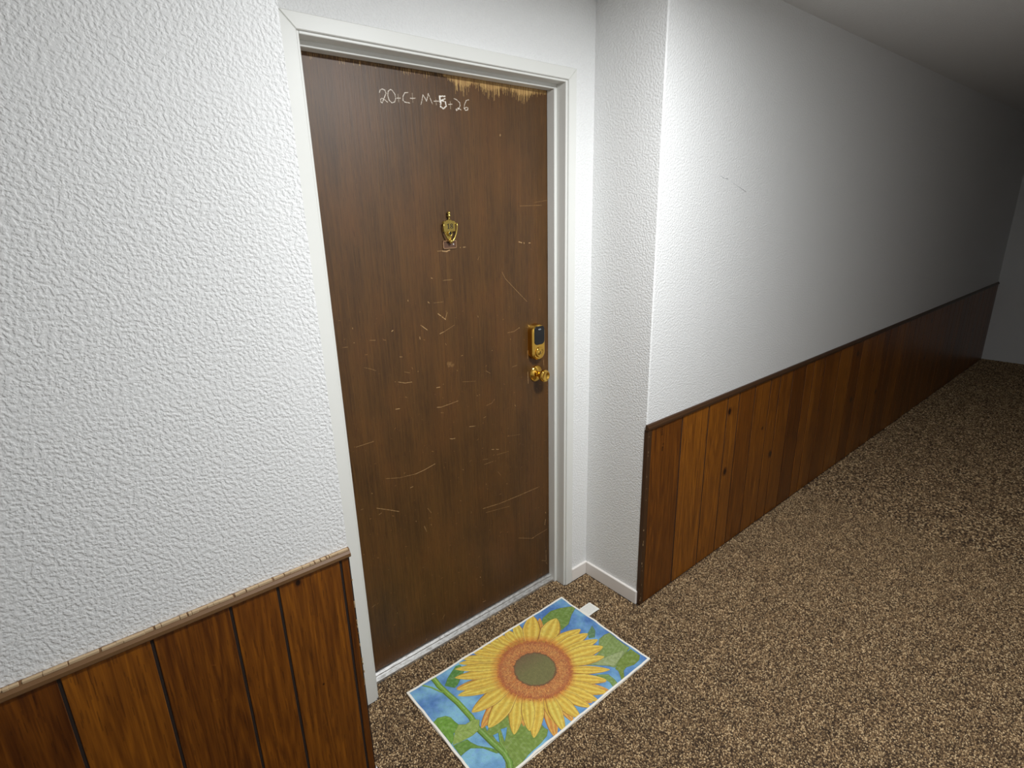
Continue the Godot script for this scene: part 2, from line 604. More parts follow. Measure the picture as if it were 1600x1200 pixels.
func mat_picture() -> ImageTexture:
	# the print of the doormat: a sunflower in coloured pencil on blue, white hem
	var px := 1.5
	var w := int(769 * px)
	var h := int(469 * px)
	rng.seed = 5
	var im := Image.create(w, h, false, Image.FORMAT_RGB8)
	var big := noise_bytes(w, h, 0.006, 21, 3)
	var mid := noise_bytes(w, h, 0.035, 22, 3)
	var small := noise_bytes(w, h, 0.22, 23, 2)
	for y in h:
		for x in w:
			var k := y * w + x
			var u := float(x) / w
			var v := float(y) / h
			var t := clampf(big[k] / 255.0 * 1.3 - 0.15 + (0.15 if u < 0.35 else 0.0) - u * 0.3 + 0.2 * v, 0.0, 1.0)
			var c := srgb(56, 102, 172).lerp(srgb(122, 182, 210), t)
			c = c.lerp(srgb(92, 120, 190), clampf((mid[k] / 255.0 - 0.5) * 1.2, 0.0, 0.6))
			c = c.lerp(srgb(150, 205, 225), clampf((small[k] / 255.0 - 0.5) * 0.9, 0.0, 0.5))
			im.set_pixel(x, y, c)
	for s in LEAVES:
		blend_poly(im, s, px, 3, mid, s[2] < 150)
	for s in STEMS:
		for k in range(4, s.size() - 2, 2):
			var p := Vector2(s[k], s[k + 1]) * px
			var q := Vector2(s[k + 2], s[k + 3]) * px
			var c := srgb(s[0], s[1], s[2])
			stroke(im, p, q, s[3] * px * 1.05, c.darkened(0.3), 1.0)
	for s in STEMS:
		for k in range(4, s.size() - 2, 2):
			var p := Vector2(s[k], s[k + 1]) * px
			var q := Vector2(s[k + 2], s[k + 3]) * px
			var c := srgb(s[0], s[1], s[2])
			var r: float = s[3] * px * 1.05
			stroke(im, p + Vector2(0.15, -0.15) * r, q + Vector2(0.15, -0.15) * r, r * 0.72, c, 1.0, 0.1)
	for s in STEMS:
		for k in range(4, s.size() - 2, 2):
			var p := Vector2(s[k], s[k + 1]) * px
			var q := Vector2(s[k + 2], s[k + 3]) * px
			var r: float = s[3] * px * 1.05
			stroke(im, p + Vector2(0.3, -0.3) * r, q + Vector2(0.3, -0.3) * r, r * 0.25, srgb(s[0], s[1], s[2]).lightened(0.25), 0.6, 0.3)
	for s in TOP_LEAVES:
		blend_poly(im, s, px, 3, mid, true)
	var centre := Vector2(413, 218) * px
	for t in 90:      # yellow ground under the roots of the petals
		var u := Vector2(cos(TAU * t / 90), sin(TAU * t / 90))
		stroke(im, centre + u * 110.0 * px, centre + u * 158.0 * px, 7.0 * px, srgb(192, 138, 44).lerp(srgb(176, 100, 40), rng.randf()), 1.0)
	for s in PETALS:
		var b := Vector2(s[1], s[2]) * px
		var tip := Vector2(s[3], s[4]) * px
		b = b.lerp(centre, 0.08)
		var hw: float = s[5] * px * 1.22
		var d := tip - b
		var l := d.length()
		d /= l
		var n := Vector2(-d.y, d.x)
		var lo := b.min(tip) - Vector2(hw, hw)
		var hi := b.max(tip) + Vector2(hw, hw)
		var streak := rng.randf_range(0, 9)
		var yellow := srgb(222, 196, 72).lerp(srgb(230, 186, 62), rng.randf())
		var deep := srgb(186, 140, 44)
		if s[0] == 1:
			yellow = srgb(214, 152, 58)
			deep = srgb(190, 104, 46)
		for y in range(maxi(0, int(lo.y)), mini(h, int(hi.y) + 1)):
			for x in range(maxi(0, int(lo.x)), mini(w, int(hi.x) + 1)):
				var q := Vector2(x, y) - b
				var t := q.dot(d) / l
				if t < 0.0 or t > 1.0:
					continue
				var f := minf(1.0, 0.6 + 0.9 * t) * pow(1.0 - pow(t, 2.6), 0.72)
				var e := q.dot(n) / maxf(0.01, hw * f)
				if absf(e) > 1.0:
					continue
				var k := y * w + x
				var c := yellow
				var ridge := 0.5 + 0.5 * sin(e * 8.0 + streak + 1.2 * (mid[k] / 255.0 - 0.5))
				c = c.lerp(deep, clampf(ridge * 0.6 + 0.9 * (small[k] / 255.0 - 0.5), 0.0, 0.75))
				c = c.lerp(srgb(232, 214, 120), clampf((0.4 - ridge) * 0.8 + 0.5 * (0.5 - small[k] / 255.0), 0.0, 0.5))
				c = c.lerp(srgb(196, 104, 36), clampf(0.75 - t * 3.4, 0.0, 0.7))
				if absf(e) > 0.86:
					c = c.lerp(srgb(136, 80, 24), 0.75) if absf(e) > 0.93 or e > 0.0 else c.lerp(srgb(240, 218, 124), 0.55)
				im.set_pixel(x, y, c)
	# florets: orange ring of short radial dashes, olive core
	var ring_r := 141.0 * px
	for y in range(int(centre.y - ring_r), int(centre.y + ring_r)):
		for x in range(int(centre.x - ring_r), int(centre.x + ring_r)):
			if x < 0 or y < 0 or x >= w or y >= h:
				continue
			var k := y * w + x
			var r := Vector2(x, y).distance_to(centre) / px + 8.0 * (mid[k] / 255.0 - 0.5) + 7.0 * (small[k] / 255.0 - 0.5)
			if r < 133.0:
				var c := srgb(190, 128, 66).lerp(srgb(166, 88, 46), clampf(absf(r - 104.0) / 34.0, 0.0, 1.0))
				if r < 74.0:
					c = srgb(108, 102, 58).lerp(srgb(104, 80, 54), clampf((y - centre.y) / (-75.0 * px) + 0.5 * (mid[k] / 255.0 - 0.5), 0.0, 1.0))
					c = c.lerp(srgb(70, 84, 40), clampf((small[k] / 255.0 - 0.5) * 1.6, 0.0, 0.7))
				elif r < 79.0:
					c = srgb(98, 66, 40)
				im.set_pixel(x, y, c)
	for n in 5200:
		var t := rng.randf() * TAU
		var r := sqrt(rng.randf_range(0.32, 1.0)) * 139.0
		var u := Vector2(cos(t), sin(t))
		var p := centre + u * r * px
		var c := [srgb(222, 160, 82), srgb(154, 66, 34), srgb(206, 120, 50), srgb(140, 64, 40)][rng.randi_range(0, 3)] as Color
		if r > 124.0:
			c = c.lerp(srgb(160, 70, 36), 0.6)
		stroke(im, p, p + u * rng.randf_range(2, 6) * px, 0.55 * px, c, 0.7)
	for n in 900:
		var p := centre + Vector2(rng.randf_range(-1, 1), rng.randf_range(-1, 1)) * 72.0 * px
		if p.distance_to(centre) < 72.0 * px:
			dab(im, p.x, p.y, 1.3, [srgb(142, 134, 70), srgb(82, 70, 38)][rng.randi_range(0, 1)] as Color, 0.6)
	# pencil grain over the whole print
	var dots := noise_bytes(w, h, 0.45, 24, 2)
	for y in h:
		for x in w:
			var g := 1.06 + 0.5 * (dots[y * w + x] / 255.0 - 0.5) + 0.16 * (mid[y * w + x] / 255.0 - 0.5)
			var c := im.get_pixel(x, y)
			im.set_pixel(x, y, Color(minf(1, c.r * g), minf(1, c.g * g), minf(1, c.b * g)).lerp(srgb(176, 172, 156), 0.15))
	return ImageTexture.create_from_image(im)

func worn_metal_picture() -> ImageTexture:
	var g := noise_bytes(512, 256, 0.05, 33, 4, true)
	var f := noise_bytes(512, 256, 0.3, 34, 2, true)
	var im := Image.create(512, 256, false, Image.FORMAT_RGB8)
	for y in 256:
		for x in 512:
			var k := y * 512 + x
			im.set_pixel(x, y, srgb(232, 232, 230).lerp(srgb(140, 136, 130), clampf((g[k] / 255.0 - 0.42) * 1.5 + (f[k] / 255.0 - 0.5) * 0.6, 0.0, 0.9)))
	return ImageTexture.create_from_image(im)

func tag_picture() -> ImageTexture:
	var im := Image.create(96, 96, false, Image.FORMAT_RGB8)
	im.fill(srgb(236, 234, 226))
	rng.seed = 9
	for row in 9:
		var x := 10
		while x < 84:
			var l := rng.randi_range(3, 10)
			im.fill_rect(Rect2i(x, 12 + row * 8, mini(l, 84 - x), 2), srgb(172, 172, 168))
			x += l + 3
	return ImageTexture.create_from_image(im)

# ------------------------------------------------------------------ scene

func _ready() -> void:
	camera_and_light()
	materials()
	shell()
	door_frame()
	door()
	wainscots()
	doormat()
	ceiling_lamp()
	carpet()

func camera_and_light() -> void:
	var cam := Camera3D.new()
	cam.name = "camera"
	cam.position = Vector3(-0.5923, 1.6093, 1.4992)
	cam.rotation_degrees = Vector3(-17.0952, -39.5587, -1.4087)
	cam.fov = rad_to_deg(2.0 * atan(600.0 / 860.06))
	cam.near = 0.02
	cam.current = true
	add_child(cam)
	var e := Environment.new()
	e.background_mode = Environment.BG_COLOR
	e.background_color = Color.BLACK
	e.tonemap_mode = Environment.TONE_MAPPER_LINEAR
	e.tonemap_exposure = EXPOSURE
	e.sdfgi_enabled = true
	e.ssao_enabled = true
	e.ssil_enabled = true
	var we := WorldEnvironment.new()
	we.name = "environment"
	we.environment = e
	add_child(we)

const EXPOSURE := 1.12
const LAMP := Vector3(0.54, CEILING, 1.12)
const LAMP_ENERGY := 3.6

func ceiling_lamp() -> void:
	var t := thing("ceiling_light", "round flush ceiling light in the hallway above the door", "light", "", LAMP)
	var rim := starts()
	lathe(rim, [[0.0, 0.0], [0.155, 0.0], [0.16, 0.006], [0.16, 0.03], [0.152, 0.034], [0.146, 0.03], [0.146, 0.02], [0.0, 0.02]], 48)
	part("rim", rim, M.white_metal, t).rotation_degrees.x = 90
	var dif := starts()
	lathe(dif, [[0.146, 0.022], [0.13, 0.031], [0.08, 0.036], [0.0, 0.038]], 48)
	part("diffuser", dif, M.glow, t, "glowing white diffuser").rotation_degrees.x = 90
	var a := AreaLight3D.new()
	a.name = "lamp_light"
	a.area_size = Vector2(0.24, 0.24)
	a.light_color = Color(0.98, 0.993, 1.0)
	a.light_energy = LAMP_ENERGY
	a.shadow_enabled = true
	a.set("area_range", 14.0)
	a.set("area_attenuation", 2.0)
	a.position = Vector3(0, -0.045, 0)
	a.rotation_degrees.x = -90
	t.add_child(a)

func materials() -> void:
	M.wall = mat("wall_paint", srgb(232, 232, 231), 0.62)
	var n := FastNoiseLite.new()
	n.seed = 77
	n.noise_type = FastNoiseLite.TYPE_SIMPLEX_SMOOTH
	n.frequency = 0.05
	n.fractal_octaves = 3
	n.fractal_gain = 0.5
	var im: Image = n.get_seamless_image(1024, 1024, false, false, 0.2)
	im.convert(Image.FORMAT_L8)
	var data := im.get_data()
	for k in data.size():   # flattened tops, as of knocked-down plaster
		data[k] = int(255.0 * smoothstep(0.25, 0.72, data[k] / 255.0))
	im = Image.create_from_data(1024, 1024, false, Image.FORMAT_L8, data)
	M.wall.heightmap_enabled = true
	M.wall.heightmap_texture = ImageTexture.create_from_image(im)
	M.wall.heightmap_scale = 0.08
	M.wall.uv1_triplanar = true
	M.wall.uv1_world_triplanar = true
	M.wall.uv1_triplanar_sharpness = 8.0
	M.wall.uv1_scale = Vector3(1, 1, 1) / 0.54
	M.trim = mat("trim_paint", srgb(224, 224, 219), 0.42)
	M.base = mat("baseboard_paint", srgb(238, 232, 226), 0.4)
	M.white_metal = mat("white_metal", srgb(235, 235, 232), 0.4)
	M.glow = mat("lamp_diffuser", srgb(245, 245, 240), 0.5)
	M.glow.emission_enabled = true
	M.glow.emission = srgb(255, 252, 244)
	M.glow.emission_energy_multiplier = 1.5
	var dp := door_picture()
	M.door = mat("stained_plywood", Color.WHITE, 0.47)
	M.door.metallic_specular = 0.5
	M.door.albedo_texture = dp[0]
	M.door.heightmap_enabled = true
	M.door.heightmap_texture = dp[1]
	M.door.heightmap_scale = 0.03
	M.door_edge = mat("door_edge", srgb(70, 42, 22), 0.6)
	M.brass = mat("aged_brass", srgb(196, 170, 92), 0.32, 1.0)
	M.gold = mat("polished_brass", srgb(226, 180, 84), 0.1, 1.0)
	M.copper = mat("copper_frame", srgb(205, 165, 128), 0.35, 0.8)
	M.plate = mat("brown_plate", srgb(86, 58, 40), 0.5)
	M.black = mat("black_glass", srgb(10, 12, 16), 0.12)
	M.ink = mat("engraving", srgb(40, 30, 14), 0.7)
	M.print = mat("pale_print", srgb(190, 196, 200), 0.6)
	M.alu = mat("worn_aluminium", Color.WHITE, 0.36, 0.85)
	M.alu.albedo_texture = worn_metal_picture()
	M.alu.uv1_triplanar = true
	M.alu.uv1_world_triplanar = true
	M.alu.uv1_scale = Vector3(1.4, 8.0, 8.0)
	M.cap = mat("worn_cap", srgb(112, 80, 48), 0.45)
	M.dark_trim = mat("dark_trim", srgb(66, 42, 22), 0.42)
	M.backing = mat("backing_board", srgb(30, 16, 8), 0.8)
	M.carpet_base = mat("carpet_backing", srgb(70, 54, 40), 0.95)
	M.pile = mat("carpet_pile", Color.WHITE, 0.95)
	M.pile.vertex_color_use_as_albedo = true
	M.pencil = mat("pencil_mark", srgb(176, 176, 178), 0.8)
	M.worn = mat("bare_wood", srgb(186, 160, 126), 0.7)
	M.chip = mat("bare_chip", srgb(176, 148, 108), 0.8)

func shell() -> void:
	var t := 0.16
	var f := thing("floor", "brown flecked carpet of the hallway and door recess", "", "structure")
	bits("carpet_backing", [[Vector3(-3.2, -0.12, -0.12), Vector3(7.2, -0.004, 2.2)]], M.carpet_base, f)
	var c := thing("ceiling", "white textured hallway ceiling", "", "structure")
	bits("ceiling_board", [[Vector3(-3.2, CEILING, -0.3), Vector3(7.2, CEILING + 0.12, 2.2)]], M.wall, c)
	var w := thing("wall_left", "white textured hallway wall left of the door with wainscot below", "", "structure")
	bits("plaster", [[Vector3(-3.2, -0.1, -t), Vector3(RECESS_LEFT, CEILING + 0.05, HALL)]], M.wall, w)
	w = thing("wall_right", "white textured hallway wall right of the door recess with wainscot below", "", "structure")
	bits("plaster", [[Vector3(RECESS_RIGHT, -0.1, -t), Vector3(7.2, CEILING + 0.05, HALL)]], M.wall, w, 0.004)
	var st := starts()   # faint pencil scratch on the paint
	for s in [[Vector2(1.447, 1.733), Vector2(1.47, 1.724)], [Vector2(1.47, 1.724), Vector2(1.504, 1.721)], [Vector2(1.53, 1.712), Vector2(1.65, 1.675)]]:
		tube(st, [Vector3(s[0].x, s[0].y, HALL), Vector3(s[1].x, s[1].y, HALL)], 0.0009, 0.3, 6)
	part("pencil_mark", st, M.pencil, w, "thin grey scratch")
	w = thing("wall_back", "white textured wall around the door at the back of the recess", "", "structure")
	bits("plaster", [
		[Vector3(RECESS_LEFT, -0.1, -t), Vector3(-0.022, CEILING + 0.05, 0)],
		[Vector3(OPENING + 0.022, -0.1, -t), Vector3(RECESS_RIGHT, CEILING + 0.05, 0)],
		[Vector3(-0.022, HEAD + 0.022, -t), Vector3(OPENING + 0.022, CEILING + 0.05, 0)]], M.wall, w)
	w = thing("wall_front", "white textured wall on the opposite side of the hallway", "", "structure")
	bits("plaster", [[Vector3(-3.2, -0.1, 2.1), Vector3(7.2, CEILING + 0.05, 2.22)]], M.wall, w)
	w = thing("wall_far_end", "white end wall far down the hallway", "", "structure")
	bits("plaster", [[Vector3(7.0, -0.1, HALL - 0.1), Vector3(7.12, CEILING + 0.05, 2.15)]], M.wall, w)
	w = thing("wall_near_end", "white end wall of the hallway behind the camera", "", "structure")
	bits("plaster", [[Vector3(-3.12, -0.1, HALL - 0.1), Vector3(-3.0, CEILING + 0.05, 2.15)]], M.wall, w)
	var b := thing("baseboard_right", "low white baseboard along the right side of the door recess", "", "structure")
	bits("board", [[Vector3(RECESS_RIGHT - 0.011, -0.003, 0.011), Vector3(RECESS_RIGHT + 0.001, 0.062, HALL - 0.004)]], M.base, b, 0.003)
	b = thing("baseboard_back", "short white baseboard between door casing and recess corner", "", "structure")
	bits("board", [[Vector3(0.966, -0.003, -0.001), Vector3(RECESS_RIGHT - 0.0005, 0.062, 0.011)]], M.base, b, 0.003)
	b = thing("baseboard_left", "white baseboard along the hidden left side of the door recess", "", "structure")
	bits("board", [[Vector3(RECESS_LEFT - 0.001, -0.003, 0.001), Vector3(RECESS_LEFT + 0.011, 0.062, HALL - 0.004)]], M.base, b, 0.003)

func door_frame() -> void:
	var f := thing("trim_1", "white painted door frame with stops and mitred flat casing", "", "structure")
	# jambs with a small reveal in front of the casing's inner edge
	bits("jamb", [[Vector3(OPENING, -0.004, -0.15), Vector3(OPENING + 0.021, HEAD + 0.02, 0.003)]], M.trim, f, 0.0015)
	bits("jamb", [[Vector3(-0.021, -0.004, -0.15), Vector3(0, HEAD + 0.02, 0.003)]], M.trim, f, 0.0015)
	bits("head_jamb", [[Vector3(0, HEAD, -0.15), Vector3(OPENING, HEAD + 0.02, 0.003)]], M.trim, f, 0.0015)
	bits("stop", [[Vector3(0.9064, -0.003, DOOR_Z + 0.001), Vector3(OPENING + 0.001, 2.0272, STOP_Z)]], M.trim, f, 0.0015)
	bits("stop", [[Vector3(-0.001, -0.003, DOOR_Z + 0.001), Vector3(0.0116, 2.0272, STOP_Z)]], M.trim, f, 0.0015)
	bits("head_stop", [[Vector3(-0.001, 2.0272, DOOR_Z + 0.001), Vector3(OPENING + 0.001, HEAD + 0.001, STOP_Z)]], M.trim, f, 0.0015)
	var i := 0.008      # reveal
	var o := 0.0466     # outer edge of the casing
	var top_i := HEAD + 0.007
	var top_o := 2.0864
	var g := 0.00025    # hairline at the mitres
	for s in [
		["casing", [Vector2(OPENING + i, -0.003), Vector2(OPENING + o, -0.003), Vector2(OPENING + o, top_o - g), Vector2(OPENING + i, top_i - g)]],
		["casing", [Vector2(-o, -0.003), Vector2(-i, -0.003), Vector2(-i, top_i - g), Vector2(-o, top_o - g)]],
		["head_casing", [Vector2(-i, top_i + g), Vector2(OPENING + i, top_i + g), Vector2(OPENING + o, top_o + g), Vector2(-o, top_o + g)]]]:
		var st := starts()
		prism(st, PackedVector2Array(s[1]), [[0.0, -0.002], [0.0, 0.0085], [0.0018, 0.0105]])
		part(s[0], st, M.trim, f)
	var t := thing("trim_2", "worn aluminium threshold under the brown door", "", "structure")
	var st := starts()
	var prof := [Vector2(-0.052, -0.003), Vector2(-0.053, 0.007), Vector2(-0.060, 0.0165), Vector2(-0.0625, 0.0195), Vector2(-0.066, 0.0195), Vector2(-0.069, 0.0175), Vector2(-0.078, 0.0215), Vector2(-0.140, 0.0215), Vector2(-0.140, -0.003)]
	var cen := Vector3(OPENING / 2, 0.005, -0.09)
	for k in prof.size():
		var p: Vector2 = prof[k]
		var q: Vector2 = prof[(k + 1) % prof.size()]
		face(st, [Vector3(-0.004, p.y, p.x), Vector3(0.9225, p.y, p.x), Vector3(0.9225, q.y, q.x), Vector3(-0.004, q.y, q.x)], cen)
	part("saddle", st, M.alu, t)

func door() -> void:
	var d := thing("door_1", "worn brown plywood apartment door with brass hardware and chalk writing", "", "structure", Vector3(0, 0, DOOR_Z))
	var uv := Vector3(0.0, 1.0 / 0.918, 1.0 / 2.04)
	var st := starts()
	box(st, Vector3(0.003, 0.024, -0.044), Vector3(0.915, 2.036, 0.0), 0.0012, uv)
	part("door_panel", st, M.door, d, "stained plywood panel with scratches and chalk writing")
	knocker(d)
	deadbolt(d)
	knob(d)

func knocker(d: Node3D) -> void:
	var k := Node3D.new()
	k.name = "door_knocker"
	k.position = Vector3(0.4585, 1.507, 0)
	k.set_meta("label", "small brass knocker numbered 18 with a peephole")
	d.add_child(k)
	# measured upwards from the lower edge of the name plate: plate 0 to .024, V from .02 to .085, shield to .088, finial to .118
	var plate := starts()
	prism(plate, PackedVector2Array([Vector2(-0.0225, 0.086), Vector2(0.0225, 0.086), Vector2(0.0225, 0.054), Vector2(0.0125, 0.051), Vector2(0.0095, 0.040), Vector2(0.0045, 0.026), Vector2(0, 0.019), Vector2(-0.0045, 0.026), Vector2(-0.0095, 0.040), Vector2(-0.0125, 0.051), Vector2(-0.0225, 0.054)]), [[0.0, 0.0], [0.0, 0.0035], [0.001, 0.0045]])
	part("backplate", plate, M.brass, k)
	var up := starts()
	prism(up, PackedVector2Array([Vector2(-0.0215, 0.054), Vector2(0.0215, 0.054), Vector2(0.0215, 0.087), Vector2(0.010, 0.088), Vector2(0.004, 0.092), Vector2(-0.004, 0.092), Vector2(-0.010, 0.088), Vector2(-0.0215, 0.087)]), [[0.0, 0.004], [0.0, 0.0085], [0.001, 0.0095]])
	part("number_plate", up, M.brass, k)
	var fin := starts()
	lathe(fin, [[0.0, 0.0], [0.0045, 0.0], [0.0035, 0.006], [0.003, 0.010], [0.0065, 0.0125], [0.0065, 0.0145], [0.0035, 0.017], [0.0055, 0.021], [0.0055, 0.024], [0.003, 0.027], [0.0, 0.029]], 18)
	var fo := part("finial", fin, M.brass, k)
	fo.rotation_degrees.x = -90
	fo.position = Vector3(0, 0.090, 0.0068)
	var v := starts()
	var pts := []
	for p in [[-0.0255, 0.081], [-0.0262, 0.070], [-0.025, 0.060], [-0.021, 0.047], [-0.0145, 0.034], [-0.007, 0.0245], [0.0, 0.0215], [0.007, 0.0245], [0.0145, 0.034], [0.021, 0.047], [0.025, 0.060], [0.0262, 0.070], [0.0255, 0.081]]:
		pts.append(Vector3(p[0], p[1], 0.012))
	tube(v, pts, 0.0024, 1.3, 10)
	part("striker", v, M.brass, k, "V-shaped brass striker")
	var pivot := starts()
	tube(pivot, [Vector3(-0.0275, 0.079, 0.009), Vector3(-0.020, 0.079, 0.007)], 0.0028, 1.0, 10)
	tube(pivot, [Vector3(0.020, 0.079, 0.007), Vector3(0.0275, 0.079, 0.009)], 0.0028, 1.0, 10)
	part("pivot", pivot, M.brass, k)
	var tipst := starts()
	lathe(tipst, [[0.0058, 0.0], [0.0064, 0.006], [0.005, 0.012], [0.0, 0.0135]], 20, Vector3(0, 0.0225, 0.0045))
	part("striker_tip", tipst, M.brass, k)
	var peep := starts()
	lathe(peep, [[0.0082, 0.0], [0.0082, 0.006], [0.0070, 0.0075], [0.0056, 0.006], [0.0052, 0.0045], [0.0, 0.0045]], 28, Vector3(0, 0.0475, 0.004))
	part("peephole_ring", peep, M.brass, k)
	var lens := starts()
	lathe(lens, [[0.0051, 0.0], [0.004, 0.0012], [0.0, 0.0018]], 24, Vector3(0, 0.0475, 0.0086))
	part("peephole_lens", lens, M.black, k, "dark peephole lens")
	var font := SystemFont.new()
	font.font_names = PackedStringArray(["Droid Serif"])
	font.font_weight = 700
	var tm := TextMesh.new()
	tm.text = "18"
	tm.font = font
	tm.font_size = 64
	tm.pixel_size = 0.00036
	tm.depth = 0.0006
	var num := MeshInstance3D.new()
	num.name = "number"
	num.mesh = tm
	num.material_override = M.ink
	num.position = Vector3(0.0005, 0.0705, 0.0097)
	num.set_meta("label", "engraved number 18")
	k.add_child(num, true)
	# name plate: a shallow frame round a bare copper-coloured plate
	var np := starts()
	box(np, Vector3(-0.0245, 0.0, 0.0), Vector3(0.0245, 0.024, 0.0018), 0.0004)
	part("name_plate", np, M.plate, k, "blank brown name plate")
	var sc := starts()
	lathe(sc, [[0.0022, 0.0], [0.0018, 0.001], [0.0, 0.0014]], 14, Vector3(0.0155, 0.0125, 0.0018))
	part("screw", sc, M.white_metal, k)
	bits("plate_frame", [
		[Vector3(-0.0265, -0.001, 0), Vector3(0.0265, 0.0016, 0.0045)], [Vector3(-0.0265, 0.0224, 0), Vector3(0.0265, 0.025, 0.0045)],
		[Vector3(-0.0265, -0.001, 0), Vector3(-0.0239, 0.025, 0.0045)], [Vector3(0.0239, -0.001, 0), Vector3(0.0265, 0.025, 0.0045)]], M.copper, k, 0.0006)

func round_rect(hw: float, hh: float, r: float, steps := 8) -> PackedVector2Array:
	var p := PackedVector2Array()
	for q in [[1, 1, 0.0], [-1, 1, 90.0], [-1, -1, 180.0], [1, -1, 270.0]]:
		for s in steps + 1:
			var t := deg_to_rad(q[2] + 90.0 * s / steps)
			p.append(Vector2(q[0] * (hw - r) + cos(t) * r, q[1] * (hh - r) + sin(t) * r))
	return p

func deadbolt(d: Node3D) -> void:
	var k := Node3D.new()
	k.name = "keypad_deadbolt"
	k.position = Vector3(0.8335, 1.130, 0)
	k.set_meta("label", "polished brass electronic deadbolt with black touch screen")
	d.add_child(k)
	var b := starts()
	prism(b, round_rect(0.0335, 0.071, 0.030), [[0.0, 0.0], [0.0, 0.018], [0.0012, 0.024], [0.0035, 0.028], [0.007, 0.030]])
	part("body", b, M.gold, k)
	var s := starts()
	prism(s, round_rect(0.0262, 0.0365, 0.015), [[0.0, 0.029], [0.0, 0.0312], [0.0008, 0.0318]])
	part("touch_screen", s, M.black, k, "black glass touch screen").position = Vector3(0.0, 0.0275, 0)
	var mk := starts()
	box(mk, Vector3(-0.007, 0.0525, 0.0316), Vector3(0.006, 0.0535, 0.0321))
	box(mk, Vector3(-0.005, 0.0495, 0.0316), Vector3(0.008, 0.0505, 0.0321))
	part("screen_mark", mk, M.print, k, "small pale mark")
	var c := starts()
	lathe(c, [[0.0205, 0.0], [0.0205, 0.004], [0.0185, 0.0055], [0.0135, 0.0055], [0.0125, 0.0045], [0.0115, 0.0055], [0.0, 0.006]], 36, Vector3(0.0, -0.040, 0.0295))
	part("lock_cylinder", c, M.gold, k)
	bits("keyhole", [[Vector3(-0.0012, -0.046, 0.034), Vector3(0.0012, -0.035, 0.0362)]], M.ink, k, 0.0003)

func knob(d: Node3D) -> void:
	var k := Node3D.new()
	k.name = "door_knob"
	k.position = Vector3(0.8405, 0.996, 0)
	k.set_meta("label", "round polished brass door knob with rosette")
	d.add_child(k)
	var r := starts()
	lathe(r, [[0.0335, 0.0], [0.0335, 0.003], [0.0315, 0.006], [0.027, 0.0085], [0.0225, 0.0125], [0.017, 0.0145], [0.0, 0.0145]], 48)
	part("rosette", r, M.gold, k)
	var s := starts()
	lathe(s, [[0.0125, 0.012], [0.011, 0.016], [0.011, 0.026], [0.0125, 0.030], [0.014, 0.034]], 32)
	part("stem", s, M.gold, k)
	var b := starts()
	lathe(b, [[0.0, 0.032], [0.014, 0.033], [0.0205, 0.038], [0.0245, 0.046], [0.0248, 0.052], [0.0225, 0.0575], [0.0180, 0.0600], [0.0165, 0.0590], [0.0150, 0.0575], [0.0, 0.0570]], 48)
	part("knob", b, M.gold, k)

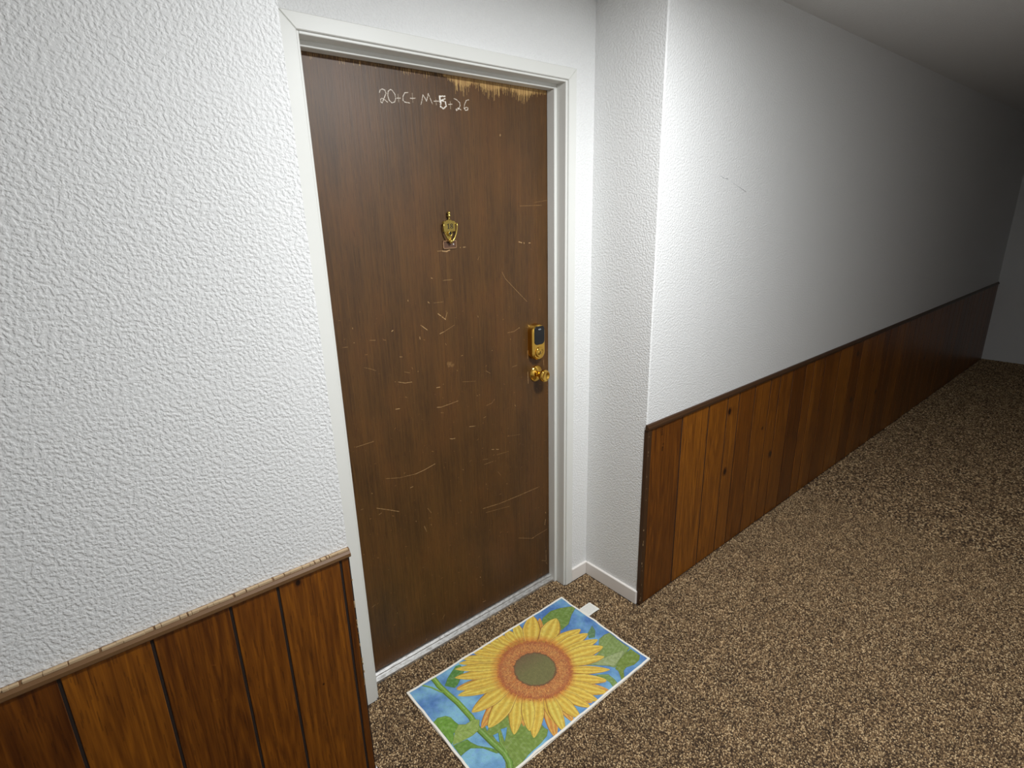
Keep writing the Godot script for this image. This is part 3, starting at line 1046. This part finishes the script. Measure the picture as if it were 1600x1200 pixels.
func wainscot(wall: Node3D, edges: Array, far: Array, tex: ImageTexture, x0: float, x1: float, along_right: bool) -> void:
	var w := Node3D.new()
	w.name = "wainscot"
	w.set_meta("label", "varnished brown wood wainscot of upright boards")
	wall.add_child(w)
	var z0 := HALL
	var z1 := HALL + 0.008
	var top := 0.806
	var gap := 0.004 if along_right else 0.003
	var uv := Vector3(x0, 1.0 / (x1 - x0), 1.0 / 0.83)
	var end: float = far[far.size() - 1] if far else edges[edges.size() - 1]
	var lo: float = minf(edges[0], end)
	var hi: float = maxf(edges[edges.size() - 1], end)
	bits("backing_board", [[Vector3(lo, -0.002, z0 - 0.001), Vector3(hi, top, z1 - 0.0014)]], M.backing, w)
	var tones := []
	rng.seed = 31 if along_right else 32
	for k in 4:
		var m := mat("varnished_board", [srgb(255, 255, 255), srgb(226, 220, 212), srgb(240, 236, 228), srgb(206, 196, 186)][k], 0.34)
		m.albedo_texture = tex
		tones.append(m)
	var pick := [1, 0, 2, 0, 3, 2, 1, 2, 3] if along_right else [3, 1, 2, 3, 1]
	for k in range(edges.size() - 1):
		var st := starts()
		box(st, Vector3(edges[k] + gap, -0.002, z0 + 0.0005), Vector3(edges[k + 1] - gap, top, z1), 0.0008, uv)
		part("plank", st, tones[pick[k % pick.size()]], w)
	if far:   # too narrow in view to tell apart
		var st := starts()
		for k in range(far.size() - 1):
			box(st, Vector3(far[k] + 0.003, -0.002, z0 + 0.0005), Vector3(far[k + 1] - 0.003, top, z1), 0.0008, uv)
		part("far_planks", st, tones[1], w).set_meta("kind", "stuff")
	# cap rail with a rounded top
	var cap := starts()
	var prof := [Vector2(z0 - 0.001, 0.800), Vector2(z0 + 0.012, 0.800), Vector2(z0 + 0.0145, 0.803), Vector2(z0 + 0.0145, 0.811), Vector2(z0 + 0.010, 0.8165), Vector2(z0 + 0.008, 0.8205), Vector2(z0 + 0.004, 0.8225), Vector2(z0 - 0.001, 0.8225)]
	var cen := Vector3((lo + hi) / 2, 0.81, z0 + 0.005)
	var a := lo if along_right else lo
	var b := hi
	if along_right:
		a = RECESS_RIGHT - 0.006
	else:
		b = RECESS_LEFT + 0.001
	for k in prof.size():
		var p: Vector2 = prof[k]
		var q: Vector2 = prof[(k + 1) % prof.size()]
		face(cap, [Vector3(a, p.y, p.x), Vector3(b, p.y, p.x), Vector3(b, q.y, q.x), Vector3(a, q.y, q.x)], cen)
	for x in [a, b]:
		var ends := []
		for p in prof:
			ends.append(Vector3(x, p.y, p.x))
		face(cap, ends, cen)
	part("cap_rail", cap, M.dark_trim if along_right else M.cap, w, "" if along_right else "worn pale-edged cap rail")
	if along_right:
		var ct := bits("corner_trim", [[Vector3(RECESS_RIGHT - 0.003, -0.003, z0 - 0.010), Vector3(RECESS_RIGHT + 0.0205, 0.801, z0 + 0.012)]], M.dark_trim, w, 0.003, "dark worn corner strip")
		ct.name = "corner_trim"
		var ch := starts()
		rng.seed = 41
		for n in 16:
			var y := rng.randf_range(0.02, 0.78)
			var x := RECESS_RIGHT - 0.001 + rng.randf_range(-0.001, 0.004)
			var l := rng.randf_range(0.002, 0.01)
			box(ch, Vector3(x, y, z0 + 0.0105), Vector3(x + rng.randf_range(0.0008, 0.0022), y + l, z0 + 0.0124))
		part("worn_edge", ch, M.chip, w, "bare chips along the worn edge")
	else:
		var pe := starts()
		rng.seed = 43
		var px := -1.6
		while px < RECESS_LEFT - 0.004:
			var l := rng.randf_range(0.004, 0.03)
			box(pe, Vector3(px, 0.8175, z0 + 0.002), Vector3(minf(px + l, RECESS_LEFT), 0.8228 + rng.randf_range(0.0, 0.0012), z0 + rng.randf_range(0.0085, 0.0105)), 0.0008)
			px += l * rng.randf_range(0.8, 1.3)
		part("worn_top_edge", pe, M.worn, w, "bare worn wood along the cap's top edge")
		var ch := starts()
		rng.seed = 42
		for n in 22:
			var y := rng.randf_range(0.05, 0.78)
			var x := RECESS_LEFT - 0.003 + rng.randf_range(-0.002, 0.001)
			box(ch, Vector3(x, y, z1 - 0.001), Vector3(x + rng.randf_range(0.001, 0.003), y + rng.randf_range(0.003, 0.012), z1 + 0.0004))
		part("worn_edge", ch, M.chip, w, "bare chips along the board's edge")

func wainscots() -> void:
	var left := [-1.62, -1.47, -1.32, -1.12, -1.02, -0.87, -0.73, -0.58, -0.431, -0.3295, -0.177, -0.1535]
	var tex := plank_picture(-0.9, -0.15, [-0.9, -0.87, -0.73, -0.58, -0.431, -0.3295, -0.177], [[-0.284, 0.787, 0.006], [-0.262, 0.47, 0.002]], 51)
	var outer := [-3.0]
	while outer[outer.size() - 1] < -1.75:
		outer.append(outer[outer.size() - 1] + [0.15, 0.2, 0.1, 0.15][outer.size() % 4])
	outer[outer.size() - 1] = -1.62
	wainscot(get_node("wall_left"), left, [], tex, -0.9, -0.15, false)
	var right := [1.0885, 1.298, 1.500, 1.655, 1.757, 1.906, 2.063, 2.163, 2.307]
	var steps := [0.155, 0.1, 0.15, 0.21, 0.2, 0.155, 0.1, 0.15, 0.155, 0.1, 0.145]
	for k in 14:
		right.append(right[right.size() - 1] + steps[k % steps.size()])
	var far := [right[right.size() - 1]]
	while far[far.size() - 1] < 6.85:
		far.append(far[far.size() - 1] + steps[far.size() % steps.size()])
	far.append(7.0)
	tex = plank_picture(1.08, 2.61, right.slice(0, 12), [[1.676, 0.726, 0.012], [1.685, 0.421, 0.013], [2.144, 0.371, 0.013], [1.158, 0.79, 0.003], [1.158, 0.78, 0.003], [1.158, 0.77, 0.003], [1.158, 0.76, 0.003], [1.17, 0.715, 0.003], [1.168, 0.70, 0.0035], [1.166, 0.69, 0.003], [2.02, 0.55, 0.006]], 61)
	wainscot(get_node("wall_right"), right, far, tex, 1.08, 2.61, true)

func doormat() -> void:
	var t := thing("doormat", "rectangular doormat printed with a large yellow sunflower on blue", "doormat", "", Vector3(0.465, 0, 0.293))
	var m := mat("mat_print", Color.WHITE, 0.9)
	m.albedo_texture = mat_picture()
	var hem := mat("white_hem", srgb(246, 240, 228), 0.9)
	var hx := 0.3845
	var hz := 0.2345
	var nx := 64
	var nz := 40
	var wave := FastNoiseLite.new()
	wave.seed = 8
	wave.frequency = 5.0
	var at := func(u: float, v: float) -> Vector3:    # u, v in 0..1
		var x := (u - 0.5) * 2.0 * hx
		var z := (v - 0.5) * 2.0 * hz
		var edge := pow(maxf(absf(u - 0.5), absf(v - 0.5)) * 2.0, 8.0)
		var dx := wave.get_noise_2d(z * 1.5 + 3.0, u * 0.3) * 0.004 * edge
		var dz := wave.get_noise_2d(x * 1.5 + 7.0, v * 0.3) * 0.004 * edge
		var y := 0.0042 + 0.0012 * wave.get_noise_2d(x, z) + maxf(0.0, wave.get_noise_2d(x * 1.4 + 20.0, z * 1.4)) * 0.004 * edge
		return Vector3(x + dx, y, z + dz)
	var mu := 0.0075 / (2.0 * hx)
	var mv := 0.0075 / (2.0 * hz)
	var top := starts()
	top.set_smooth_group(0)
	for i in nx:
		for j in nz:
			var q := []
			for c in [[0, 0], [1, 0], [1, 1], [0, 1]]:
				q.append(Vector2(mu + (1.0 - 2.0 * mu) * (i + c[0]) / nx, mv + (1.0 - 2.0 * mv) * (j + c[1]) / nz))
			for k in [0, 1, 2, 0, 2, 3]:
				top.set_uv(q[k])
				top.add_vertex(at.call(q[k].x, q[k].y))
	part("printed_cloth", top, m, t)
	# hem: a folded white band a little proud of the cloth, going down to the carpet
	var h := starts()
	h.set_smooth_group(-1)
	var loop := []
	for k in nx:
		loop.append(Vector2(float(k) / nx, 0))
	for k in nz:
		loop.append(Vector2(1, float(k) / nz))
	for k in nx:
		loop.append(Vector2(1.0 - float(k) / nx, 1))
	for k in nz:
		loop.append(Vector2(0, 1.0 - float(k) / nz))
	var inner := func(p: Vector2) -> Vector2:
		return Vector2(clampf(p.x, mu, 1.0 - mu), clampf(p.y, mv, 1.0 - mv))
	for k in loop.size():
		var p: Vector2 = loop[k]
		var q: Vector2 = loop[(k + 1) % loop.size()]
		var up := Vector3(0, 0.0008, 0)
		var rows := []
		for e in [p, q]:
			var ni: Vector2 = inner.call(e)
			var o: Vector3 = at.call(e.x, e.y)
			var n2: Vector3 = at.call(ni.x, ni.y)
			rows.append([n2 - Vector3(0, 0.001, 0), n2 + up, o + up, Vector3(o.x, 0.0002, o.z)])
		for r in 3:
			for v in [rows[0][r], rows[1][r + 1], rows[1][r], rows[0][r], rows[0][r + 1], rows[1][r + 1]]:
				h.add_vertex(v)
	# underside
	for v in [[0, 0], [1, 1], [1, 0], [0, 0], [0, 1], [1, 1]]:
		var b: Vector3 = at.call(v[0], v[1])
		h.add_vertex(Vector3(b.x, 0.0003, b.z))
	part("hem", h, hem, t, "narrow white hem")
	var tm := mat("care_label", Color.WHITE, 0.8)
	tm.albedo_texture = tag_picture()
	var tg := starts()
	tg.set_smooth_group(0)
	var c00 := Vector3(0.384, 0.004, -0.128)
	for i in 6:
		for j in 4:
			var q := []
			for c in [[0, 0], [1, 0], [1, 1], [0, 1]]:
				q.append(Vector2((i + c[0]) / 6.0, (j + c[1]) / 4.0))
			for k in [0, 1, 2, 0, 2, 3]:
				var u: Vector2 = q[k]
				tg.set_uv(u)
				tg.add_vertex(c00 + Vector3(u.x * 0.064 + u.y * 0.001, 0.0018 * sin(u.x * 2.6) + 0.0006, u.y * 0.056))
	var tag := part("care_label", tg, tm, t, "white sewn-in care label with small print")
	tag.position.y = 0.0004

func carpet() -> void:
	# cut pile: one leaning tuft every five millimetres, in mixed browns
	var st := starts()
	var tip := Vector3(0.18, 1.0, 0.05)
	var base := []
	var mid := []
	for i in 6:
		var t := TAU * i / 6
		base.append(Vector3(cos(t) * 0.85, 0, sin(t) * 0.85))
		mid.append(Vector3(cos(t) * 0.95 + 0.08, 0.6, sin(t) * 0.95))
	st.set_smooth_group(0)
	for i in 6:
		var j := (i + 1) % 6
		for p in [base[i], mid[i], mid[j], base[i], mid[j], base[j], mid[i], tip, mid[j]]:
			st.add_vertex(p)
	st.generate_normals()
	var mesh := st.commit()
	mesh.surface_set_material(0, M.pile)
	var near := carpet_tufts(mesh, -0.2, 2.6, 1.75, 0.0046, 71)
	var far := carpet_tufts(mesh, 2.6, 7.0, 1.75, 0.0085, 72)
	near.name = "carpet_pile"
	far.name = "far_carpet_pile"
	for o in [near, far]:
		o.set_meta("kind", "stuff")
		get_node("floor").add_child(o)

func carpet_tufts(mesh: Mesh, x0: float, x1: float, z1: float, pitch: float, sd: int) -> MultiMeshInstance3D:
	rng.seed = sd
	var patch := FastNoiseLite.new()
	patch.seed = 90
	patch.frequency = 9.0
	var tones := []
	for c in [[98, 75, 51], [128, 102, 72], [156, 128, 94], [178, 149, 110], [216, 188, 146], [74, 56, 39], [142, 115, 82]]:
		tones.append(srgb(c[0], c[1], c[2]).srgb_to_linear())
	var where: Array[Transform3D] = []
	var tint: Array[Color] = []
	var x := x0
	while x < x1:
		var z := -0.05
		while z < z1:
			var px := x + rng.randf_range(-0.45, 0.45) * pitch
			var pz := z + rng.randf_range(-0.45, 0.45) * pitch
			z += pitch
			if px < RECESS_LEFT + 0.012 or px > RECESS_RIGHT - 0.012:
				if pz < HALL + 0.012:
					continue
			elif pz < 0.012 and (px < 0.002 or px > OPENING - 0.002):
				continue
			var r := pitch * rng.randf_range(0.5, 0.72)
			var h := 0.0045 + rng.randf_range(-0.0012, 0.0016)
			var b := Basis(Vector3.UP, rng.randf() * TAU).scaled(Vector3(r, h, r))
			b = Basis(Vector3(rng.randf_range(-1, 1), 0, rng.randf_range(-1, 1)).normalized(), rng.randf_range(0, 0.45)) * b
			where.append(Transform3D(b, Vector3(px, -0.0045, pz)))
			var c: Color = tones[rng.randi_range(0, 6)]
			tint.append(c * (1.0 + 0.25 * patch.get_noise_2d(px, pz)))
		x += pitch
	var mm := MultiMesh.new()
	mm.transform_format = MultiMesh.TRANSFORM_3D
	mm.use_colors = true
	mm.mesh = mesh
	mm.instance_count = where.size()
	for k in where.size():
		mm.set_instance_transform(k, where[k])
		mm.set_instance_color(k, tint[k])
	var o := MultiMeshInstance3D.new()
	o.multimesh = mm
	return o
